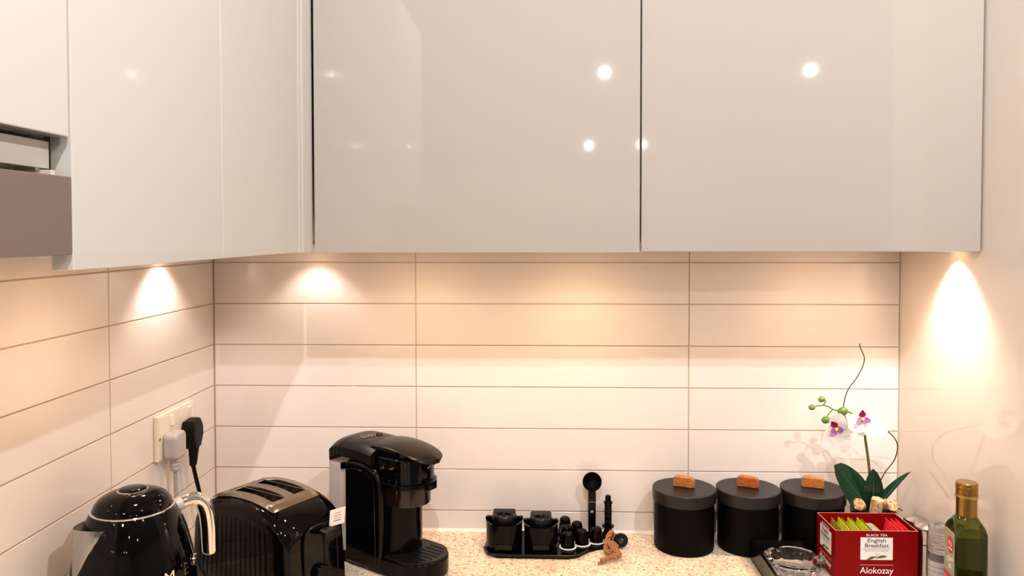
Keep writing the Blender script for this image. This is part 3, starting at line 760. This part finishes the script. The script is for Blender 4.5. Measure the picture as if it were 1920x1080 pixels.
# ------------------------------------------------------------------ low black tray
TX0, TX1, TY0, TY1, TZ = .702, 1.046, -.52, -.1385, .040
tr = thing('serving_tray', 'low black tray holding the ashtray, tea box and mills', 'tray', ((TX0 + TX1) / 2, (TY0 + TY1) / 2, 0))
hx, hy = (TX1 - TX0) / 2, (TY1 - TY0) / 2
finish('floor_panel', box(-hx + .002, hx - .002, -hy + .002, hy - .002, 0, .004), M['trayfloor'], tr, smooth=0)
for a in (0, 1): 
    s = 1 if a else -1
    finish('side_wall', box(s * hx - .003, s * hx + .003, -hy - .003, hy + .003, .0, TZ, .0012, 2), M['blackp'], tr)
    finish('end_wall', box(-hx + .0031, hx - .0031, s * hy - .003, s * hy + .003, .0, TZ, .0012, 2), M['blackp'], tr)

# ------------------------------------------------------------------ glass ashtray
AS = thing('ashtray', 'clear cut glass ashtray in the black tray', 'ashtray', (.7620, -.212, .0046), math.radians(20))
def ash():
    bm = bmesh.new(); n = 96; rings = []
    prof_ = [(0, .0), (.030, .0), (.036, .001), (.048, .016), (.0555, .027), (.0560, .0315), (.0525, .0335), (.0455, .0335), (.0425, .031), (.038, .018), (.032, .0095), (.02, .0075), (0, .007)]
    for i, (r, z) in enumerate(prof_):
        if r == 0: rings.append([bm.verts.new((0, 0, z))]); continue
        ring = []
        for k in range(n):
            a = 2 * PI * k / n; rr = r; zz = z
            if 3 <= i <= 5: rr = r * (1 + .012 * (1 if (k // 3) % 2 else -1) * (1 if i < 5 else .4))
            if 9 <= i <= 10: rr = r * (1 + .010 * (1 if (k // 4) % 2 else -1))
            if 5 <= i <= 8:
                for a0 in (0, PI / 2, PI, 3 * PI / 2):
                    d = abs((a - a0 + PI) % (2 * PI) - PI)
                    zz -= .0085 * math.exp(-(d / .13) ** 2)
            ring.append(bm.verts.new((rr * math.cos(a), rr * math.sin(a), zz)))
        rings.append(ring)
    for a, b in zip(rings, rings[1:]):
        for k in range(n):
            k2 = (k + 1) % n
            if len(a) == 1: bm.faces.new((a[0], b[k], b[k2]))
            elif len(b) == 1: bm.faces.new((a[k], a[k2], b[0]))
            else: bm.faces.new((a[k], a[k2], b[k2], b[k]))
    return bm
tag(finish('dish', ash(), M['glass'], AS, smooth=18))

# ------------------------------------------------------------------ tea box
BX0, BX1, BY0, BY1, BZ0, BZ1 = .830, .984, -.237, -.143, .0046, .0995
tbx = thing('tea_box', 'open red tea box with white English Breakfast label', 'tea box', ((BX0 + BX1) / 2, (BY0 + BY1) / 2, BZ0))
bh = BZ1 - BZ0; bw, bd = (BX1 - BX0) / 2, (BY1 - BY0) / 2; th = .0012
finish('front_panel', box(-bw, bw, -bd, -bd + th, 0, bh), M['red'], tbx, smooth=0)
finish('back_panel', box(-bw, bw, bd - th, bd, 0, bh), M['red'], tbx, smooth=0)
finish('side_panel', box(-bw, -bw + th, -bd + th, bd - th, 0, bh), M['red'], tbx, smooth=0)
finish('side_panel', box(bw - th, bw, -bd + th, bd - th, 0, bh), M['red'], tbx, smooth=0)
finish('bottom_panel', box(-bw + th, bw - th, -bd + th, bd - th, 0, th), M['redin'], tbx, smooth=0)
edge = merge(box(-bw, bw, -bd - .0001, -bd + th, bh, bh + .0004), box(-bw, bw, bd - th, bd, bh, bh + .0004), box(-bw - .0001, -bw + th, -bd, bd, bh, bh + .0004), box(bw - th, bw, -bd, bd, bh, bh + .0004))
tag(finish('cut_edge', edge, mat('pale_red_card_edge', (.75, .25, .22), .6, var=(40, .1)), tbx, smooth=0), 'pale cut edge of the card')
FR = Matrix(((1, 0, 0, 0), (0, 0, 1, 0), (0, 1, 0, 0), (0, 0, 0, 1)))    # local x,y -> world x,z ; z -> y
def front(x, z, d=.0002): return T(x, -bd - d, z) @ R(90, 'X')
def sideL(y, z, d=.0002): return T(-bw - d, y, z) @ Matrix(((0, 0, -1, 0), (-1, 0, 0, 0), (0, 1, 0, 0), (0, 0, 0, 1)))
def leafpoly(L_, W_, up): 
    pts = []
    for i in range(9): s = i / 8; pts.append((s * L_, W_ * math.sin(s * PI) ** .8 + up * s * (1 - s)))
    for i in range(1, 8): s = 1 - i / 8; pts.append((s * L_, -W_ * .5 * math.sin(s * PI) ** .8 + up * s * (1 - s)))
    return pts
def decorate(F, sc_, parts):
    lbl = finish('printed_label', xf(prism(rrect(.060 * sc_, .0425, .0008, 2), 0, .0003), F(0, bh - .0335)), M['white'], tbx, smooth=0)
    tag(lbl, 'white label with lettering and two green tea leaves')
    text('English', .0105, M['ink'], lbl, F(0, bh - .0182, .0008), 'lettering', .0001, width=.034 * sc_)
    text('Breakfast', .0105, M['ink'], lbl, F(0, bh - .0278, .0008), 'lettering', .0001, width=.044 * sc_)
    text('Expertly blended from premium', .0030, M['greyink'], lbl, F(0, bh - .0340, .0008), 'lettering', .00005, width=.050 * sc_)
    text('flavoured leaves of black tea', .0030, M['greyink'], lbl, F(0, bh - .0375, .0008), 'lettering', .00005, width=.043 * sc_)
    for sx in (-1, 1):
        p = leafpoly(.020 * sc_, .0032, .002); p = [(x * sx, z) for x, z in p]
        tip = F(0, bh - (.0515 if sx > 0 else .0490), .0007) @ Matrix.Rotation(-sx * math.radians(-10 if sx > 0 else 20) * (1), 4, 'Z')
        finish('tea_leaf', xf(prism(p if sx > 0 else p[::-1], 0, .0002), tip), M['inkgreen'], lbl, smooth=0)
    finish('sprig', xf(merge(tube([(0, -.004, 0), (.001, .002, 0), (.005 * sc_, .008, 0)], .0004, 5, steps=3), tube([(0, -.002, 0), (-.001, .004, 0), (-.002, .009, 0)], .0003, 5, steps=3)), F(0, bh - .0500, .0005)), M['inkgreen'], lbl, smooth=0)
    text('BLACK TEA', .0062, M['whitep'], tbx, F(0, bh - .0080, .0005), 'lettering', .0001, width=.039 * sc_)
    text('Alokozay', .0170, M['whitep'], tbx, F(.0005, bh - .0755, .0005), 'lettering', .0002, width=.062 * sc_)
    finish('print_line', xf(box(-.031 * sc_, .031 * sc_, -.0002, .0002, 0, .0003), F(0, bh - .0645)), M['whitep'], tbx, smooth=0)
decorate(lambda x, z, d=.0002: front(x, z, d), 1.0, 0)
decorate(lambda x, z, d=.0002: sideL(x, z, d), .95, 0)

# tea sachets standing in the box
def sachet(x, y, z, m, tilt, yaw, label, group, w_=.052, h_=.062, notch=False):
    t = thing('tea_sachet', label, 'tea sachet', (x, y, z), 0, group)
    bm = bmesh.new(); nx, nz = 8, 8; F_, B_ = {}, {}
    for i in range(nx + 1):
        for j in range(nz + 1):
            u, v = i / nx, j / nz
            e = math.sin(u * PI) ** .6 * math.sin(v * PI) ** .6 * .0030 if 0 < i < nx and 0 < j < nz else 0
            wob = .0006 * math.sin(7 * u + 3 * v)
            F_[i, j] = bm.verts.new(((u - .5) * w_, -e - .0002 + wob, v * h_)); B_[i, j] = bm.verts.new(((u - .5) * w_, e + .0002 + wob, v * h_))
    for i in range(nx):
        for j in range(nz):
            bm.faces.new((F_[i, j], F_[i + 1, j], F_[i + 1, j + 1], F_[i, j + 1])); bm.faces.new((B_[i, j], B_[i, j + 1], B_[i + 1, j + 1], B_[i + 1, j]))
    for i in range(nx):
        bm.faces.new((F_[i, 0], B_[i, 0], B_[i + 1, 0], F_[i + 1, 0])); bm.faces.new((F_[i, nz], F_[i + 1, nz], B_[i + 1, nz], B_[i, nz]))
        bm.faces.new((F_[0, i], F_[0, i + 1], B_[0, i + 1], B_[0, i])); bm.faces.new((F_[nx, i], B_[nx, i], B_[nx, i + 1], F_[nx, i + 1]))
    rot = Matrix.Rotation(math.radians(yaw), 4, 'Z') @ Matrix.Rotation(math.radians(tilt), 4, 'X')
    finish('envelope', xf(bm, rot), m, t)
    finish('crimp', xf(merge(*[box(-w_ / 2, w_ / 2, -.0006, .0006, h_ - .001 - .0016 * k, h_ - .0003 - .0016 * k) for k in range(3)]), rot), m, t, smooth=0)
gy = -.190; zb_ = BZ0 + .0015
for i, (x, mm, tl) in enumerate([(.8360, 'olivesach', 10), (.8440, 'greensach', 13), (.8525, 'olivesach', 12), (.8610, 'greensach', 14), (.8695, 'olivesach', 13), (.8780, 'greensach', 15), (.8865, 'olivesach', 15)]):
    lab = ['darker olive tea sachet against the left side of the red box', 'lime green tea sachet nearest the left side of the red box', 'olive tea sachet between the first two lime ones', 'lime green tea sachet in the middle of the green row',
           'olive tea sachet before the last lime one', 'lime green tea sachet farthest from the left side', 'olive tea sachet at the end of the green row'][i]
    sachet(x, gy, zb_, M[mm], tl, 86, lab, 'green tea sachets in the red box', .072, .0925 if mm == 'greensach' else .090)
for i, x in enumerate([.9420, .9515, .9610]):
    lab = ['red tea sachet nearest the gap in the box', 'middle one of the red tea sachets', 'red tea sachet nearest the right side of the box'][i]
    sachet(x, gy, zb_, M['redsach'], 10, 86, lab, 'red tea sachets in the red box', .072, .090)
sc_o = thing('tea_sachet', 'olive and grey tea sachet lying flat in the middle of the red box', 'tea sachet', (.9215, -.192, BZ0 + .074))
finish('envelope', xf(box(-.012, .012, -.034, .034, 0, .006, .0025, 2), R(-4, 'Y')), M['olivesach'], sc_o)
finish('printed_band', xf(box(-.006, .008, -.0335, .0335, .0058, .0064, .0002, 1), R(-4, 'Y')), M['greyink'], sc_o)
stk = thing('tea_sachet', 'stack of flat sachets filling the bottom of the red box', 'tea sachet', (.9215, -.192, BZ0 + .0014))
stk['label'] = 'flat olive sachet lying under the top one in the red box'
finish('envelope', box(-.0100, .0100, -.034, .034, 0, .0705, .003, 2), M['olivesach'], stk)

# ------------------------------------------------------------------ orchid
OX, OY = .968, -.078
OR = thing('orchid', 'white artificial orchid with magenta centres in the corner', 'orchid', (OX, OY, 0))
def L3(x, y, z): return (x - OX, y - OY, z)
finish('pot', lathe([(0, 0), (.034, 0), (.036, .003), (.044, .082), (.0445, .084), (.0415, .084), (.040, .080), (.034, .070), (0, .070)], 48), M['blackm'], OR)
finish('flower_stem', tube([L3(.968, -.078, .075), L3(.958, -.092, .13), L3(.948, -.104, .185), L3(.938, -.112, .232), L3(.930, -.116, .262), L3(.905, -.116, .295), L3(.875, -.114, .300), L3(.862, -.112, .306), L3(.850, -.112, .310)], [.0032, .003, .0028, .0026, .0022, .0018, .0015, .0014, .0012], 10), M['stem'], OR)
finish('side_stem', tube([L3(.870, -.114, .301), L3(.862, -.114, .292), L3(.857, -.114, .283)], .0012, 8), M['stem'], OR)
finish('side_stem', tube([L3(.852, -.112, .3095), L3(.856, -.112, .317), L3(.852, -.112, .321)], .0012, 8), M['stem'], OR)
finish('side_stem', tube([L3(.852, -.112, .3095), L3(.840, -.112, .3075), L3(.833, -.112, .306)], .0012, 8), M['stem'], OR)
def budm(x, y, z, r, m, el=1.15):
    b = finish('bud', xf(lathe([(0, -r * el), (r * .5, -r * .92 * el), (r * .86, -r * .5 * el), (r, 0), (r * .84, r * .5 * el), (r * .5, r * .86 * el), (0, r * el)], 20), T(*L3(x, y, z)) @ R(75, 'Y')), m, OR)
budm(.8885, -.118, .2985, .0088, M['bud']); budm(.856, -.114, .2795, .0075, M['bud']); budm(.8485, -.112, .3215, .0065, M['budo']); budm(.829, -.112, .3050, .0060, M['budo'])
# twigs
finish('twig', tube([L3(.915, -.112, .262), L3(.902, -.108, .275), L3(.897, -.10, .30), L3(.904, -.10, .335), L3(.922, -.10, .362), L3(.934, -.10, .385), L3(.938, -.10, .405), L3(.930, -.10, .425), L3(.928, -.10, .434)], .0011, 7), M['twig'], OR)
finish('twig', tube([L3(.930, -.112, .275), L3(.965, -.10, .262), L3(.995, -.088, .248), L3(1.016, -.08, .222), L3(1.013, -.075, .188), L3(.992, -.075, .158), L3(.975, -.078, .12), L3(.969, -.078, .076)], .0012, 7), M['twig'], OR)
finish('twig', tube([L3(.985, -.078, .074), L3(1.005, -.082, .092), L3(1.028, -.082, .083)], .0012, 7), M['twig'], OR)
# leaves: blade with folded midrib
def leaf_blade(L_, W_, droop, fold, pw=.75, tipw=1.0):
    bm = bmesh.new(); n = 14; rows_ = []
    for i in range(n + 1):
        s = i / n; wv = W_ * (math.sin(PI * min(s ** .8 * .97 + .03, 1)) ** pw) + .0006
        z = droop * s * s; r_ = []
        for j in range(-4, 5):
            v = j / 4; r_.append(bm.verts.new((v * wv, s * L_, z + fold * abs(v) * wv + .05 * wv * math.cos(v * PI))))
        rows_.append(r_)
    for a, b in zip(rows_, rows_[1:]):
        for j in range(8): bm.faces.new((a[j], a[j + 1], b[j + 1], b[j]))
    bmesh.ops.solidify(bm, geom=bm.faces[:], thickness=.0012); return bm
def frame(p0, p1, nrm):
    p0, p1 = Vector(p0), Vector(p1); yv = (p1 - p0).normalized(); zv = Vector(nrm); zv = (zv - yv * zv.dot(yv)).normalized(); xv = yv.cross(zv)
    mm = Matrix((xv, yv, zv)).transposed().to_4x4(); mm.translation = p0; return mm, (p1 - p0).length
def leaf(p0, p1, nrm, W_, droop=-.012, fold=.25, pw=.75):
    mt, L_ = frame(L3(*p0), L3(*p1), nrm)
    lf = finish('leaf', xf(leaf_blade(L_, W_, droop, fold, pw), mt), M['leaf'], OR)
    finish('midrib', xf(tube([(0, s * L_, droop * s * s + .0022) for s in (0.02, .25, .5, .75, .97)], [.001, .001, .0008, .0006, .0003], 6, steps=3), mt), M['vein'], lf)
leaf((.962, -.080, .078), (.880, -.112, .186), (.45, -.75, .25), .0350, -.006, .20, .48)
leaf((.964, -.084, .080), (.955, -.112, .176), (-.1, -1, .2), .0205, -.006, .25, .6)
leaf((.972, -.080, .078), (1.026, -.100, .174), (-.85, -.15, .35), .0110, -.010, .7)
# blooms
def petal(L_, W_, cup, m, parent, mtx, name='petal', pw=.6):
    bm = bmesh.new(); n = 10; rows_ = []
    for i in range(n + 1):
        s = i / n; wv = W_ * (max(0.0, math.sin(PI * (s ** .75) * .985 + .02)) ** pw); r_ = []
        for j in range(-4, 5):
            v = j / 4; r_.append(bm.verts.new((v * wv, s * L_, cup * (s * s) * L_ + .12 * wv * v * v + .0006 * math.sin(9 * s + 5 * v))))
        rows_.append(r_)
    for a, b in zip(rows_, rows_[1:]):
        for j in range(8): bm.faces.new((a[j], a[j + 1], b[j + 1], b[j]))
    bmesh.ops.solidify(bm, geom=bm.faces[:], thickness=.0007)
    return finish(name, xf(bm, mtx), m, parent, smooth=60)
def bloom(c, facing, roll, s, spec):
    """spec: list of (angle in the flower's plane, length, half width, cup); local z is the facing direction"""
    zv = Vector(facing).normalized(); xv = Vector((0, 0, 1)).cross(zv).normalized(); yv = zv.cross(xv)
    mm = Matrix((xv, yv, zv)).transposed().to_4x4(); mm.translation = Vector(L3(*c)); mm = mm @ Matrix.Rotation(math.radians(roll), 4, 'Z')
    f_ = bpy.data.objects.new('bloom', None); col.objects.link(f_); f_.parent = OR
    for (a, L_, W_, cup, dz) in spec:
        petal(L_ * s, W_ * s, cup, M['petal'], f_, mm @ T(0, 0, dz) @ Matrix.Rotation(math.radians(a), 4, 'Z'))
    petal(.0165 * s, .0068 * s, .55, M['lip'], f_, mm @ T(0, .003 * s, .003) @ Matrix.Rotation(math.radians(6), 4, 'Z'), 'lip', 1.1)
    for a in (112, -100):
        petal(.0135 * s, .0060 * s, .50, M['lipp'], f_, mm @ T(0, .0, .0032) @ Matrix.Rotation(math.radians(a), 4, 'Z'), 'lip_lobe', .7)
    finish('column', xf(lathe([(0, -.002), (.0034 * s, 0), (.0040 * s, .003), (.0026 * s, .0062), (0, .0075)], 16), mm), M['yolk'], f_)
bloom((.9175, -.142, .288), (-.10, -1, .18), 0, 1.0,
      [(124, .033, .0200, .10, .001), (-118, .050, .0235, .10, .002), (176, .034, .0150, -.05, -.001), (30, .012, .007, .0, -.002), (-40, .016, .008, .0, -.002)])
bloom((.8740, -.126, .2640), (-.45, -.9, -.05), 20, 1.05,
      [(-32, .034, .0170, .16, .002), (-92, .036, .0150, .12, .001), (150, .036, .0160, .08, .001), (100, .024, .0110, .10, 0), (-150, .030, .0120, .0, -.001)])
# corks in the pot
def cork(x, y, z, rx, ry, label):
    o = finish('wine_cork', lathe([(0, -.021), (.0112, -.021), (.0120, -.0195), (.0122, 0), (.0120, .0195), (.0112, .021), (0, .021)], 28), M['cork'])
    o.location = (x, y, z); o.rotation_euler = (math.radians(rx), math.radians(ry), 0)
    tag(o, label, 'cork', 'wine corks around the orchid stem')
cork(.9600, -.112, .0980, 12, 4, 'upright wine cork in front of the orchid stem')
cork(.9880, -.098, .1000, 68, 28, 'wine cork lying end on, right of the upright cork')
cork(.9330, -.096, .0985, 55, -48, 'wine cork leaning at the left under the big leaf')
cork(.9560, -.060, .0850, 90, 60, 'wine cork lying behind the orchid stem')
cork(.9840, -.058, .0820, 90, 20, 'wine cork at the back of the orchid pot')

# ------------------------------------------------------------------ mills, grinder, oil bottle
def mill(x, y, h, r, label):
    t = thing('spice_mill', label, 'mill', (x, y, .0045), 0, 'steel mills beside the tea box')
    finish('body', lathe([(0, 0), (r, 0), (r * 1.02, .002), (r * .98, .004), (r * .93, h * .35), (r * .95, h * .62), (0, h * .62)], 40), M['steel'], t)
    finish('seam', lathe([(r * .90, h * .62), (r * .90, h * .64), (0, h * .64), (0, h * .62)], 40, closed=False), M['blackr'], t)
    finish('cap', lathe([(0, h * .638), (r * .95, h * .638), (r * .98, h * .75), (r * 1.16, h * .84), (r * 1.22, h * .90), (r * 1.15, h * .94), (r * .7, h * .985), (r * .2, h), (0, h)], 40), M['steel'], t)
mill(1.0150, -.1650, .0980, .0190, 'steel pepper mill, the rear one beside the tea box')
mill(1.0085, -.2160, .1040, .0175, 'steel salt mill, the front one beside the tea box')
gj = thing('spice_grinder', 'clear plastic spice grinder jar between steel mill and oil bottle', 'grinder', (1.0060, -.2740, .0045))
finish('jar', lathe([(0, 0), (.0185, 0), (.0195, .002), (.0195, .062), (.0175, .068), (.0160, .072), (.0150, .072), (.0165, .066), (.0180, .060), (.0180, .003), (0, .003)], 40), M['jar'], gj)
finish('spice', lathe([(0, .0035), (.0175, .0035), (.0175, .050), (0, .053)], 32), M['spice'], gj)
finish('paper_label', lathe([(.0196, .008), (.0201, .008), (.0201, .058), (.0196, .058)], 40, closed=True), M['jarlabel'], gj)
for k in range(5): finish('print_line', lathe([(.0201, .050 - k * .009), (.0203, .050 - k * .009), (.0203, .048 - k * .009), (.0201, .048 - k * .009)], 40, closed=True), M['greyink'], gj)
pr = [(.0165, .071)]
for k in range(6): pr += [(.0205, .073 + k * .0045), (.0205, .0755 + k * .0045), (.0190, .0762 + k * .0045)]
pr += [(.0205, .1005), (.0200, .118), (.0185, .121), (.012, .122), (.010, .1195), (0, .1195)]
finish('grinder_cap', lathe([(0, .071)] + pr, 40), M['jar'], gj)

ob = thing('oil_bottle', 'square green glass olive oil bottle with gold cap', 'bottle', (1.0030, -.362, .0045), math.radians(-8))
def sqring(hw, r, z, n=5): 
    return [(x, y, z) for x, y in rrect(hw * 2, hw * 2, r, n)]
def loft(rings_):
    bm = bmesh.new(); rs = [[bm.verts.new(p) for p in r_] for r_ in rings_]
    for a, b in zip(rs, rs[1:]):
        for k in range(len(a)): bm.faces.new((a[k], a[(k + 1) % len(a)], b[(k + 1) % len(a)], b[k]))
    bm.faces.new(rs[0][::-1]); bm.faces.new(rs[-1]); return bm
out = [(.0245, .004, 0), (.0256, .004, .002), (.0256, .004, .146), (.0253, .006, .150), (.0240, .011, .157), (.0205, .0165, .165), (.0165, .0155, .172), (.0150, .0145, .176), (.0148, .0145, .205)]
finish('glass_body', loft([sqring(h, min(r, h - .0001), z) for h, r, z in out]), M['olive'], ob)
inn = [(.0226, .004, .003), (.0228, .004, .139), (.0226, .004, .141)]
finish('oil', loft([sqring(h, r, z) for h, r, z in inn]), M['oil'], ob)
finish('neck_sleeve', lathe([(0, .1735), (.0162, .1735), (.0162, .2045), (.0155, .206), (0, .206)], 40), M['gold'], ob)
finish('tear_ring', lathe([(.0160, .2050), (.0182, .2055), (.0185, .2072), (.0182, .2088), (.0160, .2090)], 40, closed=True), mat('pale_gold_ring', (.68, .48, .18), .3, 1.0, var=(30, .05)), ob)
pc = [(0, .2075), (.0168, .2080)]
for k in range(5): pc += [(.0172, .2095 + k * .0028), (.0172, .2112 + k * .0028), (.0165, .2117 + k * .0028)]
pc += [(.0172, .2250), (.0170, .2285), (.0160, .2300), (0, .2300)]
finish('screw_cap', lathe(pc, 40), M['gold'], ob)
lbm = Matrix(((0, 0, -1, 0), (-1, 0, 0, 0), (0, 1, 0, 0), (0, 0, 0, 1)))
lab = finish('bottle_label', xf(prism(rrect(.043, .125, .006, 4), 0, .0006), T(-.0257, 0, .083) @ lbm), M['oillabel'], ob, smooth=0)
lg = finish('round_emblem', xf(prism([(.0125 * math.cos(a), .0145 * math.sin(a)) for a in [2 * PI * k / 28 for k in range(28)]], 0, .0005), T(-.0264, -.006, .122) @ lbm), M['labelred'], lab, smooth=0)
text('R.S', .0115, M['white'], lg, T(-.0271, -.006, .124) @ lbm, 'lettering', .0001)
finish('emblem_bar', xf(box(-.008, .008, -.0012, .0012, 0, .0006), T(-.0266, -.006, .1155) @ lbm), M['white'], lg, smooth=0)
text('Olive', .013, M['white'], lab, T(-.0264, -.004, .097) @ lbm @ R(20, 'Z'), 'lettering', .0001)
text('OIL', .010, M['white'], lab, T(-.0264, -.004, .084) @ lbm @ R(20, 'Z'), 'lettering', .0001)
finish('red_band', xf(box(-.020, .020, -.004, .004, 0, .0005), T(-.0264, 0, .067) @ lbm), M['labelred'], lab, smooth=0)
for k, (dx, dz) in enumerate([(-.008, .052), (.004, .048), (.012, .054)]):
    finish('printed_olive', xf(prism([(.006 * math.cos(a), .0045 * math.sin(a)) for a in [2 * PI * q / 16 for q in range(16)]], 0, .0005), T(-.0264, dx, dz) @ lbm), M['ink' if k != 1 else 'inkgreen'], lab, smooth=0)
